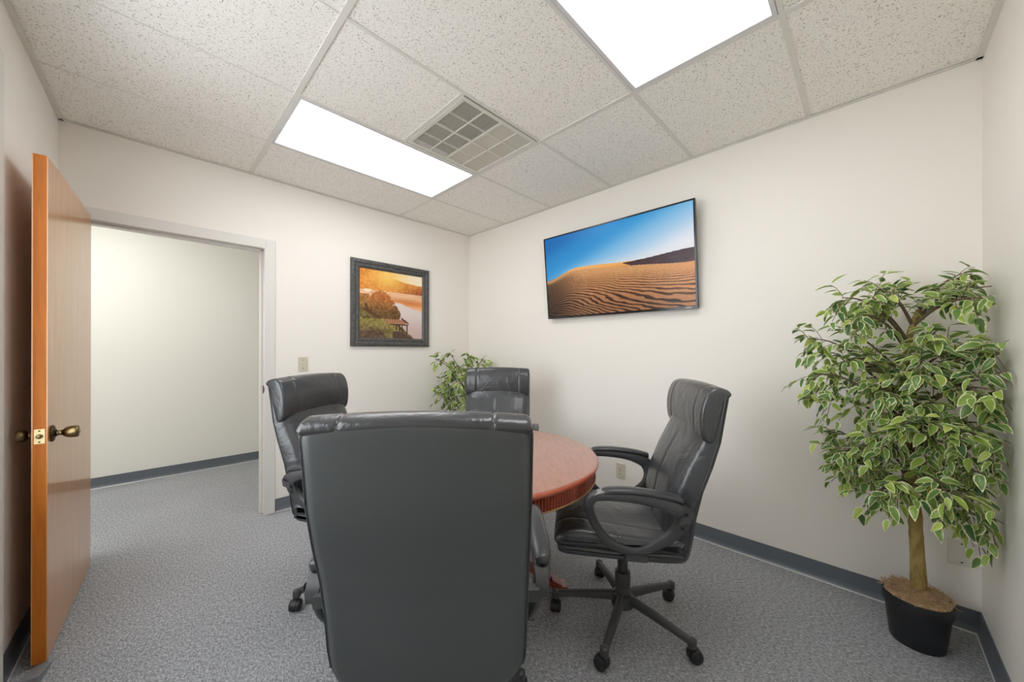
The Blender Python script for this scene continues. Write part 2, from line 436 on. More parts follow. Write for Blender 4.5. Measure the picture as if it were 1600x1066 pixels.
# ------------------------------------------------------------------ the door
hx, hy = -0.250, 3.205; nx_, ny_ = -0.3005, 2.338
ang = math.atan2(ny_ - hy, nx_ - hx); dl = math.hypot(nx_ - hx, ny_ - hy)
door = bpy.data.objects.new('door_1', None); C.objects.link(door); struct(door)
door.location = (hx, hy, 0.012); door.rotation_euler = (0, 0, ang)      # local +x runs from hinge to free edge, +y is the room face
hw = 0.020
k = MB(); DT = 2.02
k.box((0, hw - .003, 0), (dl, hw, DT), M_doorface); k.box((0, -hw, 0), (dl, -hw + .003, DT), M_doorface)
k.box((0, -hw + .003, 0), (dl - .0, hw - .003, DT), M_dooredge)
leaf = k.build('door_leaf', None, door, smooth=False); 
def knob(side):
    Mx = Matrix.Translation((dl - 0.062, side * hw, 0.90)) @ Matrix.Rotation(-side * PI / 2, 4, 'X')
    s = 0.86 if side < 0 else 1.3
    k = MB(); k.lathe([(0.0, 0), (0.033, 0), (0.034, 0.003), (0.031, 0.007), (0.02, 0.010), (0.0, 0.012)], 36, Mx)
    rs = k.build('rosette', M_brassdark, door)
    k = MB()
    prof = [(0.0, 0.008), (0.014, 0.009), (0.0115, 0.014), (0.0105, 0.019), (0.012, 0.022), (0.018, 0.026), (0.0225, 0.033), (0.0245, 0.042), (0.025, 0.050), (0.0245, 0.054), (0.021, 0.0565), (0.0, 0.057)]
    prof = [(a, b * s) for a, b in prof]
    k.lathe(prof, 36, Mx)
    kb = k.build('door_knob', M_brass, door)
    if side > 0:
        k = MB(); k.lathe([(0, .0565 * s), (.006, .0565 * s), (.006, .0605 * s), (0, .0605 * s)], 20, Mx)
        k.build('lock_button', M_brasspale, kb)
knob(1); knob(-1)
k = MB(); k.box((dl - .002, -0.0135, 0.872), (dl + .0012, 0.0135, 0.930), M_brasspale)
for z in (0.879, 0.923):
    k.lathe([(0, 0), (0.0032, 0), (0.0032, .0018), (0, .0022)], 14, Matrix.Translation((dl, 0, z)) @ Matrix.Rotation(PI / 2, 4, 'Y'), M_brassdark)
k.lathe([(0, 0), (0.0092, 0), (0.009, .006), (0.006, .011), (0, .012)], 22, Matrix.Translation((dl, 0, 0.901)) @ Matrix.Rotation(PI / 2, 4, 'Y'), M_brass)
k.build('latch_plate', None, door, sharp=40)
# rubber door wedge
k = MB()
k.loft([[(-0.022, 0.0, 0), (0.022, 0.0, 0), (0.022, 0.0, 0.010), (-0.022, 0.0, 0.010)],
        [(-0.027, -0.09, 0), (0.027, -0.09, 0), (0.025, -0.09, 0.030), (-0.025, -0.09, 0.030)],
        [(-0.028, -0.125, 0), (0.028, -0.125, 0), (0.026, -0.12, 0.034), (-0.026, -0.12, 0.034)]])
ds = k.build('door_wedge', mat('grey rubber wedge', srgb(122, 124, 130), 0.5), smooth=False, bevel=0.003)
ds.location = (-0.288, 2.334, 0); ds.rotation_euler = (0, 0, -0.2)
tag(ds, 'grey rubber wedge on the carpet at the foot of the open wooden door', 'door stop')

# ------------------------------------------------------------------ painted pictures (vertex colours on fine grids)
def vnoise(x, y, seed):
    rs = np.random.RandomState(seed); G = rs.rand(256, 256)
    xi = np.floor(x).astype(int); yi = np.floor(y).astype(int); fx = x - xi; fy = y - yi
    fx = fx * fx * (3 - 2 * fx); fy = fy * fy * (3 - 2 * fy)
    g = lambda a, b: G[a % 256, b % 256]
    return (g(xi, yi) * (1 - fx) + g(xi + 1, yi) * fx) * (1 - fy) + (g(xi, yi + 1) * (1 - fx) + g(xi + 1, yi + 1) * fx) * fy
def fbm(x, y, seed, o=4):
    s = 0; a = 0.5
    for i in range(o): s = s + a * vnoise(x * 2 ** i, y * 2 ** i, seed + i); a *= 0.5
    return s
def sm(a, b, x): t = np.clip((x - a) / (b - a), 0, 1); return t * t * (3 - 2 * t)
def lerp(A, B, t): return A * (1 - t[..., None]) + np.array(B, float) * t[..., None]
def full(c, sh): return np.ones(sh + (3,)) * np.array(c, float)
def painted(name, fn, nu, nv, wdt, hgt, material, parent):
    """grid in local x/z, centred, facing -y"""
    U, V = np.meshgrid(np.linspace(0, 1, nu), np.linspace(0, 1, nv))
    col = fn(U, V) / 255.0
    lin = np.where(col <= 0.04045, col / 12.92, ((np.clip(col, 0, 1) + 0.055) / 1.055) ** 2.4)
    vs = np.zeros((nv * nu, 3)); vs[:, 0] = (U.ravel() - 0.5) * wdt; vs[:, 2] = (V.ravel() - 0.5) * hgt
    i = np.arange(nv - 1)[:, None] * nu + np.arange(nu - 1)[None]
    fs = np.stack([i, i + 1, i + nu + 1, i + nu], -1).reshape(-1, 4)
    me = bpy.data.meshes.new(name); me.from_pydata(vs.tolist(), [], fs.tolist())
    at = me.color_attributes.new('paint', 'FLOAT_COLOR', 'POINT')
    at.data.foreach_set('color', np.c_[lin.reshape(-1, 3), np.ones(nu * nv)].ravel().astype(np.float32))
    me.materials.append(material); o = bpy.data.objects.new(name, me); C.objects.link(o); o.parent = parent
    return o

def desert(U, V):
    sh = U.shape
    # sky
    d = np.clip((1 - U) * 0.62 + (V - 0.5) * 0.95, 0, 1)
    c = full((226, 226, 232), sh); c = lerp(c, (134, 186, 222), sm(0.12, 0.48, d)); c = lerp(c, (34, 138, 202), sm(0.40, 0.72, d)); c = lerp(c, (2, 104, 176), sm(0.70, 1.0, d))
    c = lerp(c, (214, 216, 214), sm(0.16, 0.0, V - 0.5) * 0.6 * sm(0.05, 0.5, U))
    # far bright dune
    crest = 0.47 + 0.105 * sm(0, 0.26, U) - 0.035 * sm(0.3, 0.66, U)
    sand_top = 0.46 + 0.085 * sm(0.0, 0.22, U) - 0.055 * sm(0.25, 0.66, U) - 0.06 * sm(0.6, 1.0, U)
    far = V < crest
    a = lerp(full((232, 170, 96), sh), (214, 144, 74), sm(0.54, 0.49, V)); a = lerp(a, (150, 96, 54), sm(0.22, 0.02, U))
    c = np.where((far & (U < 0.68))[..., None], a, c)
    dk = (V < 0.535 + 0.03 * sm(0.6, 1.0, U) ** 1.3 + 0.0 * U) & (U > 0.585)
    b = full((66, 46, 52), sh) + (fbm(U * 20, V * 30, 5) - 0.5)[..., None] * 22; b = lerp(b, (98, 72, 66), sm(0.46, 0.42, V) * 0.6)
    edge = U > 0.585 + 0.06 * sm(0.54, 0.48, V)
    c = np.where((dk & edge)[..., None], b, c)
    # rippled sand
    s = V < sand_top
    dep = np.clip(sand_top - V, 0, 1)
    q = np.log(0.05 + dep)
    bend = 0.55 * (fbm(U * 2.2, V * 3, 11, 2) - 0.5) + 0.10 * (fbm(U * 11, V * 14, 21, 3) - 0.5)
    warp = fbm(U * 5 + 3, V * 9, 41, 3) - 0.5
    ph = q * 11.0 + bend * 8 + warp * 3.4 + (1 - U) ** 2 * 15.0 * (0.25 + dep * 2.2) + U * 1.2
    rip = np.sin(ph * 2 * PI * 0.72)
    amp = sm(0.02, 0.16, dep)
    base = lerp(full((204, 150, 98), sh), (188, 130, 86), sm(0.03, 0.35, dep))
    base = lerp(base, (222, 148, 88), sm(0.7, 1.0, U) * 0.55)
    base = base + (fbm(U * 120, V * 120, 31, 2) - 0.4)[..., None] * 34
    dark = lerp(full((84, 46, 28), sh), (40, 24, 22), sm(0.15, 0.45, dep))
    m = sm(-0.15, 0.7, rip) * amp * (0.8 + 0.2 * sm(.3, .6, fbm(U * 14, V * 20, 77, 2)))
    g = base * (1 - m[..., None]) + dark * m[..., None]
    g = g * (1 - 0.55 * sm(0.34, 0.0, U) * sm(0.0, 0.06, dep))[..., None]
    g = g * (1 - 0.18 * sm(0.1, 0.5, dep))[..., None]
    c = np.where(s[..., None], g, c)
    return np.clip(c, 0, 255)

def lake(U, V):
    sh = U.shape; n1 = fbm(U * 9, V * 9, 3); n2 = fbm(U * 34, V * 34, 7, 3)
    c = full((236, 150, 60), sh)
    # sky glow and sun
    c = lerp(c, (214, 128, 44), sm(0.35, 0.75, n1) * 0.6)
    sd = np.hypot((U - 0.42) * 1.0, (V - 0.93) * 1.3)
    # pale sky above the far trees at the right
    tree_top = 0.90 - 0.12 * (U - 0.5) + 0.05 * (n1 - 0.5)
    sky = (V > tree_top) & (U > 0.36)
    far = (V > 0.70) & ~sky
    tr_ = lerp(full((224, 142, 58), sh), (168, 90, 44), sm(0.4, 1.0, U) * sm(0.88, 0.70, V)); tr_ = tr_ + (n2 - 0.5)[..., None] * 70
    c = np.where(far[..., None], tr_, c)
    c = np.where(sky[..., None], full((252, 240, 214), sh), c)
    c = lerp(c, (255, 232, 150), np.clip(np.exp(-(sd / 0.13) ** 2), 0, 1)); c = lerp(c, (250, 196, 90), np.clip(np.exp(-(sd / 0.33) ** 2) * 0.75, 0, 1))
    # water
    wat = V <= 0.70
    wc = lerp(full((238, 190, 150), sh), (222, 134, 70), sm(0.66, 0.54, V) * sm(0.44, 0.56, V)); wc = wc + (vnoise(U * 5, V * 40, 9) - 0.5)[..., None] * 24
    refl_edge = 0.56 - 0.12 * sm(0.5, 1.0, U) + 0.04 * (n1 - 0.5)
    wc = np.where((V < refl_edge)[..., None], lerp(full((226, 212, 206), sh), (206, 178, 172), sm(0.45, 0.0, V)), wc)
    c = np.where(wat[..., None], wc, c)
    # bright gap upper left in the leaves
    gp = np.exp(-((U - 0.11) / 0.09) ** 2 - ((V - 0.69) / 0.035) ** 2); c = lerp(c, (250, 226, 196), sm(0.35, 0.8, gp + (n2 - 0.5) * 0.6))
    # the bank: big round bush and the grassy slope
    bush = ((U - 0.32) / 0.20) ** 2 + ((V - 0.46) / 0.24) ** 2 + (n2 - 0.5) * 1.1 < 1
    left = (V < 0.64 - 0.75 * (U - 0.02) + 0.06 * (n1 - 0.5)) | ((U < 0.14) & (V < 0.64))
    bk = lerp(full((176, 124, 66), sh), (112, 98, 54), sm(0.62, 0.3, V)) + (n2 - 0.5)[..., None] * 110
    c = np.where(left[..., None], bk, c)
    n3 = fbm(U * 70, V * 60, 17, 3); bc = lerp(full((196, 122, 56), sh), (116, 88, 48), sm(0.64, 0.34, V)) + (n2 - 0.5)[..., None] * 60 + (n3 - .5)[..., None] * 80
    bush2 = ((U - 0.5) / 0.12) ** 2 + ((V - 0.36) / 0.14) ** 2 + (n2 - 0.5) * 0.7 < 1
    c = np.where((bush | bush2)[..., None], bc, c)
    grass = V < 0.29 - 0.34 * np.clip(U - 0.36, 0, 1) ** 1.1 - 0.26 * sm(0.5, 0.85, U) + 0.02 * (n2 - 0.5)
    gc = lerp(full((150, 138, 76), sh), (98, 74, 56), sm(0.24, 0.05, V) * sm(0.6, 0.2, U)) + (n2 - 0.5)[..., None] * 100
    c = np.where(grass[..., None], gc, c)
    # fallen log with an upright stub at the left
    lg = (np.abs(V - (0.42 - 0.45 * (U - 0.05))) < 0.018) & (U > 0.05) & (U < 0.3); st = (np.abs(U - 0.085 - (0.50 - V) * 0.35) < 0.02) & (V > 0.36) & (V < 0.50)
    c = np.where((lg | st)[..., None], full((92, 54, 34), sh), c)
    # jetty: deck, rail posts
    top = 0.292 - 0.01 * (U - 0.3)
    deck = (V < top) & (V > 0.292 - 0.14 * np.clip((U - 0.34) / 0.16, 0, 1) - 0.0) & (V > 0.215) & (U > 0.34) & (U < 0.72)
    dc = full((172, 122, 90), sh) + (np.sin(U * 150) * 14)[..., None]
    c = np.where(deck[..., None], dc, c)
    fas = (np.abs(V - 0.212) < 0.008) & (U > 0.46) & (U < 0.76); c = np.where(fas[..., None], full((66, 36, 28), sh), c)
    rl = (np.abs(V - (0.305 - 0.62 * (U - 0.65))) < 0.014) & (U > 0.64) & (U < 0.765); c = np.where(rl[..., None], full((78, 40, 30), sh), c)
    for px, b in ((0.56, .12), (0.61, .1), (0.655, .08), (0.735, .08)):
        c = np.where(((np.abs(U - px) < 0.010) & (V < 0.215) & (V > b))[..., None], full((70, 38, 30), sh), c)
    bd = (V < 0.12 - 0.5 * (U - 0.6)) & (V < 0.11) & (U > 0.5) & (U < 0.80); c = np.where(bd[..., None], full((84, 58, 48), sh), c)
    return np.clip(c, 0, 255)

def paint_mat(name, emission, rough, coat=0.0):
    t = NT(name); a = t.n('VertexColor'); a.layer_name = 'paint'
    if emission:
        t.b.inputs['Base Color'].default_value = (0.01, 0.01, 0.01, 1)
        t.b.inputs['Specular IOR Level'].default_value = 0.25; t.l(a.outputs[0], t.b.inputs['Emission Color']); t.b.inputs['Emission Strength'].default_value = emission
    else: t.l(a.outputs[0], t.b.inputs['Base Color'])
    t.b.inputs['Roughness'].default_value = rough; t.b.inputs['Coat Weight'].default_value = coat
    return t.m

# television
def television():
    xt, xb_, y0, y1, zt, zb = 2.490, 2.560, 0.803, 2.068, 2.249, 1.541
    wdt = y1 - y0; hgt = math.hypot(zt - zb, xb_ - xt); tilt = math.atan2(xb_ - xt, zt - zb)
    t = empty('television', ((xt + xb_) / 2, (y0 + y1) / 2, (zt + zb) / 2), -PI / 2, 'wide flat screen television on the wall showing rippled desert dunes', 'television')
    t.rotation_euler = (tilt, 0, -PI / 2)          # local -y faces the room, +x runs to -y world
    M_bez = mat('glossy black bezel', srgb(26, 27, 30), 0.15); M_sh = mat('matt black shell', srgb(30, 30, 32), 0.5)
    b = 0.011; k = MB()
    for a, c in (((-wdt/2, -hgt/2), (wdt/2, -hgt/2 + b * 1.5)), ((-wdt/2, hgt/2 - b), (wdt/2, hgt/2)), ((-wdt/2, -hgt/2 + b*1.5), (-wdt/2 + b, hgt/2 - b)), ((wdt/2 - b, -hgt/2 + b*1.5), (wdt/2, hgt/2 - b))):
        k.box((a[0], -0.004, a[1]), (c[0], 0.012, c[1]))
    k.build('bezel', M_bez, t, smooth=False, bevel=0.001)
    k = MB(); k.box((-wdt/2 + .002, 0.012, -hgt/2 + .002), (wdt/2 - .002, 0.03, hgt/2 - .002)); k.box((-0.45, 0.03, -0.08), (0.45, 0.045, 0.25))
    k.build('rear_shell', M_sh, t, smooth=False, bevel=0.004)
    s = painted('screen', desert, 420, 236, wdt - 2 * b, hgt - 2.5 * b, paint_mat('lit screen', 1.0 / 2 ** EXPO, 0.25), t); s.location = (0, 0.001, b * .25)
    k = MB(); x = 0.555
    for i in range(7):
        k.box((x, -0.0046, -hgt/2 + .0055), (x + .0042, -0.0038, -hgt/2 + .0115)); x += 0.0058
    k.build('maker_mark', mat('silver print', srgb(200, 200, 205), 0.3), t, smooth=False)
    k = MB(); k.box((-0.2, 0.045, -0.06), (0.2, 0.068, 0.11))
    k.build('wall_bracket', M_dark, t, smooth=False)
television()

def picture():
    x0, x1, z0, z1 = 1.262, 2.058, 1.290, 2.080; cx, cz = (x0 + x1) / 2, (z0 + z1) / 2; wdt = x1 - x0; hgt = z1 - z0
    t = empty('framed_picture', (cx, D - 0.003, cz), 0, 'square sunset lake print in a wide charcoal frame on the wall', 'picture')
    prof = [(0, 0), (0, -0.018), (0.004, -0.024), (0.022, -0.028), (0.034, -0.026), (0.042, -0.020), (0.050, -0.020), (0.058, -0.024), (0.066, -0.022), (0.076, -0.014), (0.080, -0.012), (0.080, 0)]
    M_fr = wood('charcoal frame', srgb(58, 58, 58), srgb(76, 76, 75), srgb(98, 98, 96), 0.42, 0.1, (4, 4, 4), 14)
    rings = []
    for sx, sz in ((-1, -1), (1, -1), (1, 1), (-1, 1)):
        rings.append([(sx * (wdt/2 - a), y, sz * (hgt/2 - a)) for a, y in prof])
    k = MB(); k.loft(rings, closed=True); k.build('frame', M_fr, t, smooth=False)
    k = MB(); k.box((-wdt/2 + .05, -0.008, -hgt/2 + .05), (wdt/2 - .05, -0.001, hgt/2 - .05)); k.build('backing_board', M_dark, t, smooth=False)
    s = painted('print', lake, 240, 240, wdt - .158, hgt - .158, paint_mat('printed paper', 0, 0.35, 0.2), t); s.location = (0, -0.0095, 0)
picture()

# ------------------------------------------------------------------ wall plates
def plate(name, loc, rz, w_, h_, label, cat, kind, m):
    t = empty(name, loc, rz, label, cat)       # local -y faces the room
    k = MB(); k.box((-w_/2, -0.006, -h_/2), (w_/2, 0.0, h_/2)); k.build('cover_plate', m, t, smooth=False, bevel=0.003, seg=3)
    scr = MB()
    if kind == 'switch':
        k = MB(); k.box((-0.006, -0.0075, -0.013), (0.006, -0.006, 0.013)); k.loft([[(-.0045, -.006, -.004), (.0045, -.006, -.004), (.0045, -.006, .004), (-.0045, -.006, .004)], [(-.0035, -.019, -.010), (.0035, -.019, -.010), (.0035, -.017, -.004), (-.0035, -.017, -.004)]])
        k.build('toggle', m, t, smooth=False, bevel=0.0008); zz = (-0.034, 0.034)
    elif kind == 'outlet':
        for z in (-0.0195, 0.0195):
            k = MB(); k.box((-0.0165, -0.0085, z - 0.014), (0.0165, -0.006, z + 0.014), m)
            for x in (-0.0065, 0.0065): k.box((x - .0012, -0.0088, z - 0.002), (x + .0012, -0.0084, z + .007), M_plateslot)
            k.box((-.0025, -.0088, z - .010), (.0025, -.0084, z - .0055), M_plateslot)
            k.build('socket', None, t, smooth=False)
        zz = (0.0,)
    else: zz = (-0.042, 0.042)
    for z in zz:
        k = MB(); k.lathe([(0, 0), (.0034, 0), (.003, .0012), (0, .0016)], 14, Matrix.Translation((0, -.006, z)) @ Matrix.Rotation(PI / 2, 4, 'X'))
        k.build('screw', M_brassdark if kind != 'outlet' else M_steel, t)
    return t
plate('light_switch', (0.890, D, 1.141), 0, 0.071, 0.116, 'almond toggle light switch beside the door frame', 'switch', 'switch', M_plate)
plate('wall_outlet', (R, 1.380, 0.316), -PI / 2, 0.071, 0.116, 'almond electrical outlet low on the wall behind the right hand chair', 'outlet', 'outlet', M_plate)
plate('blank_wall_plate', (R, -0.301, 0.342), -PI / 2, 0.086, 0.114, 'blank painted cover plate low on the wall behind the potted tree', 'wall plate', 'blank', M_wplate)

# ------------------------------------------------------------------ table
def table():
    t = empty('round_table', (1.178, 1.415, 0), math.radians(52), 'round cherry wood meeting table with reeded apron and pedestal', 'table')
    rr = 0.600; zt = 0.742
    k = MB(); seg = 160
    def disc(a, b, m): k.loft([[(q * math.cos(2*PI*i/seg), q * math.sin(2*PI*i/seg), z) for i in range(seg)] for q, z in (a, b)], cap=False, material=m)
    disc((0.001, zt), (0.47, zt), M_cherry); disc((0.47, zt), (0.475, zt), M_inlay); disc((0.475, zt), (0.588, zt), M_cherry); disc((0.588, zt), (0.594, zt - .001), M_cherry)
    k.build('tabletop', None, t, sharp=30)
    k = MB(); k.lathe([(0.594, zt - .001), (rr, zt - .005), (rr + .002, zt - .012), (rr, zt - .019), (0.592, zt - .023), (0.55, zt - .024)], seg)
    o = k.build('table_edge', M_rim, t)
    k = MB(); n = 250; ra = 0.584; rings = [[], []]
    for i in range(n):
        for j, dr in enumerate((-0.0065, -0.001, 0.003, 0.004, 0.003, -0.001)):
            a = 2 * PI * (i + j / 6) / n; x, y = (ra + dr) * math.cos(a), (ra + dr) * math.sin(a)
            rings[0].append((x, y, 0.664)); rings[1].append((x, y, zt - .023))
    k.loft(rings, cap=False)
    k.lathe([(0.56, 0.664), (0.585, 0.664)], 120); k.build('apron', M_reed, t, sharp=50)
    k = MB(); k.lathe([(0.572, 0.664), (0.588, 0.664), (0.5905, 0.661), (0.588, 0.658), (0.572, 0.658)], 160); k.build('apron_bead', M_gold, t)
    k = MB(); k.lathe([(0, 0.716), (0.55, 0.716), (0.57, 0.70)], 80); k.lathe([(0.05, 0.715), (0.20, 0.715), (0.20, 0.69), (0.13, 0.68), (0.09, 0.66), (0.07, 0.60), (0.055, 0.55), (0.06, 0.50), (0.085, 0.44), (0.095, 0.38), (0.085, 0.31), (0.065, 0.27), (0.09, 0.25), (0.09, 0.16), (0.06, 0.12), (0.0, 0.115)], 48)
    k.build('pedestal', M_reed, t, sharp=40)
    for i in range(4):
        k = MB(); path = spline([(0.06, 0, 0.20), (0.16, 0, 0.215), (0.28, 0, 0.15), (0.38, 0, 0.065), (0.44, 0, 0.032)], 5)
        rings = []
        for j, p in enumerate(path):
            f = j / (len(path) - 1); hw_ = 0.026 + 0.008 * f; hh = 0.040 * (1 - f) + 0.017 * f
            rings.append([(p.x, -hw_, p.z - hh), (p.x, hw_, p.z - hh), (p.x, hw_, p.z + hh), (p.x, -hw_, p.z + hh)])
        k.loft(rings)
        k.loft([[(0.40, -.038, .001), (0.40, .038, .001), (0.40, .036, .048), (0.40, -.036, .048)], [(0.475, -.040, .001), (0.475, .040, .001), (0.468, .036, .040), (0.468, -.036, .040)]])
        o = k.build('leg', M_reed, t, smooth=False, bevel=0.004); o.rotation_euler = (0, 0, i * PI / 2)
table()

# ------------------------------------------------------------------ executive chair
def interp(tab, z):
    for a, b in zip(tab, tab[1:]):
        if z <= b[0]:
            f = (z - a[0]) / (b[0] - a[0]); return [x + (y - x) * f for x, y in zip(a[1:], b[1:])]
    return list(tab[-1][1:])
def extrude_profile(k, prof, hw, dz_crown, seams=(), nst=41, edge=0.02, dy_bow=0.0):
    """prof: closed (y,z) loop swept across x with rounded ends"""
    P = spline([(0, y, z) for y, z in prof], 5, True); n = len(P)
    N_ = []
    for i in range(n):
        tt = P[(i + 1) % n] - P[i - 1]; N_.append(Vector((0, tt.z, -tt.y)).normalized())
    area = sum(P[i].y * P[(i + 1) % n].z - P[(i + 1) % n].y * P[i].z for i in range(n))
    if area < 0: N_ = [-v for v in N_]
    rings = []; xs_ = set()
    for i in range(nst): xs_.add(round(-hw + 2 * hw * i / (nst - 1), 5))
    for f in (0.0005, .002, .005, .01, .015): xs_.add(round(-hw + f, 5)); xs_.add(round(hw - f, 5))
    for s in seams:
        for d in (-.005, -.0025, 0, .0025, .005): xs_.add(round(s + d, 5))
    for x in sorted(xs_):
        e = hw - abs(x); ins = 0
        if e < edge: ins = edge * (1 - math.sqrt(max(0, 1 - (1 - e / edge) ** 2)))
        for s in seams:
            d = abs(x - s)
            if d < .006: ins += 0.0035 * (1 - d / .006)
        f = 1 - (x / hw) ** 2
        zs = [p.z for p in P]; z0, z1 = min(zs), max(zs)
        rings.append([Vector((x, p.y - nn.y * ins + dy_bow * f, p.z - nn.z * ins + dz_crown * f * (p.z - z0) / (z1 - z0))) for p, nn in zip(P, N_)])
    k.loft(rings)

def make_chair(base_deg, label, loc, facing_deg):
    t = empty('office_chair', loc, math.radians(facing_deg - 90), label, 'chair', 'black leather executive chairs round the table')
    # backrest: lofted slab, rear panel + sewn front cushion
    tab = [(0.392, -.212, -.170, .185), (.397, -.214, -.162, .206), (.408, -.216, -.156, .224), (.425, -.219, -.150, .237), (.45, -.224, -.144, .246), (.50, -.234, -.138, .249), (.60, -.248, -.142, .251), (.70, -.272, -.164, .251),
           (.80, -.308, -.204, .251), (.90, -.337, -.256, .251), (1.0, -.353, -.282, .251), (1.06, -.363, -.296, .251), (1.085, -.367, -.306, .250), (1.098, -.366, -.318, .248)]
    def section(z, front, rear_only=False):
        yr, yf, hw_ = interp(tab, z); yc = yr + 0.022
        ring = []; nn = 36
        if front:      # cushion: from yc forward to yf
            for i in range(nn + 1):
                x = hw_ * (1 - 2 * i / nn); u = abs(x) / hw_
                y = yc + (yf - yc) * (1 - u ** 7) ** 0.4 + 0.006 * (1 - u * u)
                for s_ in (0, 0.175, -.175):
                    d = abs(x - s_)
                    if d < .012 and z < .895: y -= 0.006 * (1 - d / .012)
                ring.append(Vector((x, y, z)))
            ring = ring + [Vector((-hw_, yc - .004, z)), Vector((0, yc - .006, z)), Vector((hw_, yc - .004, z))]
        else:
            for i in range(nn + 1):
                x = hw_ * (-1 + 2 * i / nn); u = abs(x) / hw_
                y = yc - (yc - yr) * (1 - u ** 22) ** 0.30 - 0.005 * (1 - u * u)
                if 0.945 < u < 0.975: y += 0.0012
                ring.append(Vector((x, y, z)))
            ring = ring + [Vector((hw_, yc - .003, z)), Vector((0, yc - .002, z)), Vector((-hw_, yc - .003, z))]
        return ring
    zs = [.392, .394, .397, .402, .408, .416, .425, .437, .45, .475] + [.5 + .02 * i for i in range(29)] + [1.07, 1.08, 1.088, 1.094, 1.098]
    k = MB(); k.loft([section(z, False) for z in zs]); k.build('back_panel', M_vinyl, t)
    k = MB(); k.loft([section(z, True) for z in zs]); k.build('back_cushion', M_leather, t)
    # piping down both edges of the rear panel
    for s in (-1, 1):
        k = MB(); k.tube([(s * (interp(tab, z)[2] + .0015), interp(tab, z)[0] + .020, z) for z in zs[8:-3]], .0028, 8)
        k.build('piping', M_leather, t)
    # headrest pillow, wraps over the top edge
    k = MB()
    prof = [(-.368, 1.080), (-.3705, 1.092), (-.356, 1.106), (-.322, 1.113), (-.290, 1.100), (-.268, 1.060), (-.258, 1.010), (-.258, .955), (-.266, .915), (-.284, .897), (-.305, .902), (-.325, .96), (-.345, 1.03), (-.357, 1.068)]
    extrude_profile(k, prof, .252, .010, seams=(-.165, .165), edge=.016)
    k.build('headrest', M_leather, t)
    # seat
    k = MB()
    prof = [(-.20, .505), (-.10, .500), (0, .503), (.10, .512), (.20, .522), (.26, .520), (.300, .500), (.312, .472), (.296, .452), (.24, .446), (.1, .446), (-.1, .446), (-.19, .446), (-.205, .47)]
    extrude_profile(k, prof, .255, .012, seams=(-.15, .15), edge=.030); k.build('seat_cushion', M_leather, t)
    k = MB()
    prof = [(-.195, .452), (0, .452), (.20, .454), (.285, .456), (.298, .440), (.285, .420), (.22, .412), (0, .408), (-.16, .410), (-.20, .425)]
    extrude_profile(k, prof, .248, 0, edge=.02); k.build('seat_base', M_leather, t)
    # arms
    loop = [(.176, .655, .021), (.155, .686, .019), (.10, .693, .018), (0, .692, .020), (-.09, .680, .024), (-.160, .650, .030), (-.178, .600, .028), (-.155, .548, .023), (-.10, .503, .019), (-.02, .463, .016), (.06, .476, .016), (.112, .512, .017), (.148, .565, .017), (.168, .615, .018)]
    for s in (-1, 1):
        path = spline([(y, z, h) for y, z, h in loop], 5, True); n = len(path); rings = []
        for i, p in enumerate(path):
            tg = (path[(i + 1) % n] - path[i - 1]); tg.z = 0; tg.normalize(); nn = Vector((-tg.y, tg.x)) ; h = p.z
            lx = 0.300 - 0.034 * max(0, min(1, (0.65 - p.y) / 0.1)); wx = 0.0135 + .011 * max(0, min(1, (p.y - .60) / .06)); rg = []
            for j in range(16):
                a = 2 * PI * j / 16; ca, sa = math.cos(a), math.sin(a)
                ex = abs(ca) ** 0.6 * (1 if ca > 0 else -1); ey = abs(sa) ** 0.6 * (1 if sa > 0 else -1)
                rg.append(Vector((s * (lx + wx * ex), p.x + nn.x * h * ey, p.y + nn.y * h * ey)))
            rings.append(rg)
        k = MB(); k.loft(rings, closed=True)
        # lug to the back and bracket under the seat
        k.loft([[(s * (0.300 + d), y, z) for y, z in ((-.165, .680), (-.195, .664), (-.209, .640), (-.203, .612), (-.165, .602))] for d in (-.022, .012)])
        k.box((s * .245 if s > 0 else -.285, -.222, .612), (s * .285 if s > 0 else -.245, -.192, .642))
        k.box((s * .20 if s > 0 else -.29, -.05, .435), (s * .29 if s > 0 else -.20, .03, .458))
        arm = k.build('armrest', M_plastic, t, sharp=50)
        k = MB(); rings = []
        pp = spline([(-.178, .694, .012), (-.165, .700, .022), (-.10, .713, .027), (0, .722, .028), (.08, .720, .027), (.115, .714, .022), (.125, .709, .010)], 4)
        for p in pp:
            rings.append([Vector((s * .300 + p.z * math.copysign(abs(math.cos(2*PI*j/16)) ** .8, math.cos(2*PI*j/16)), p.x, p.y - .006 + .013 * math.sin(2*PI*j/16))) for j in range(16)])
        k.loft(rings); k.build('arm_pad', M_pad, arm)
        k = MB(); rings = []
        pp = spline([(.112, .711, .021), (.14, .704, .024), (.165, .690, .023), (.187, .668, .019), (.193, .655, .010)], 4)
        for p in pp:
            rings.append([Vector((s * .300 + p.z * math.cos(2*PI*j/14), p.x, p.y + .006 * math.sin(2*PI*j/14))) for j in range(14)])
        k.loft(rings); k.build('arm_tip', M_wornpl, arm)
        for (y, z, bx) in ((-.183, .645, .3222), (-.178, .580, .2908)):
            k = MB(); k.lathe([(0, 0), (.0085, 0), (.0085, .001), (.006, .001), (.0045, -.003), (0, -.003)], 18, Matrix.Translation((s * bx, y, z)) @ Matrix.Rotation(s * PI / 2, 4, 'Y'))
            k.build('bolt', M_dark, arm)
    # mechanism, lever, column
    k = MB(); k.box((-.075, -.12, .372), (.075, .10, .411)); k.box((-.045, -.07, .335), (.045, .06, .375)); k.build('tilt_mechanism', M_dark, t, smooth=False, bevel=0.006)
    k = MB(); k.tube([(.04, .0, .37), (.16, .0, .372), (.22, .0, .365), (.25, .0, .36)], [.005, .005, .006, .007], 10); k.build('height_lever', M_dark, t)
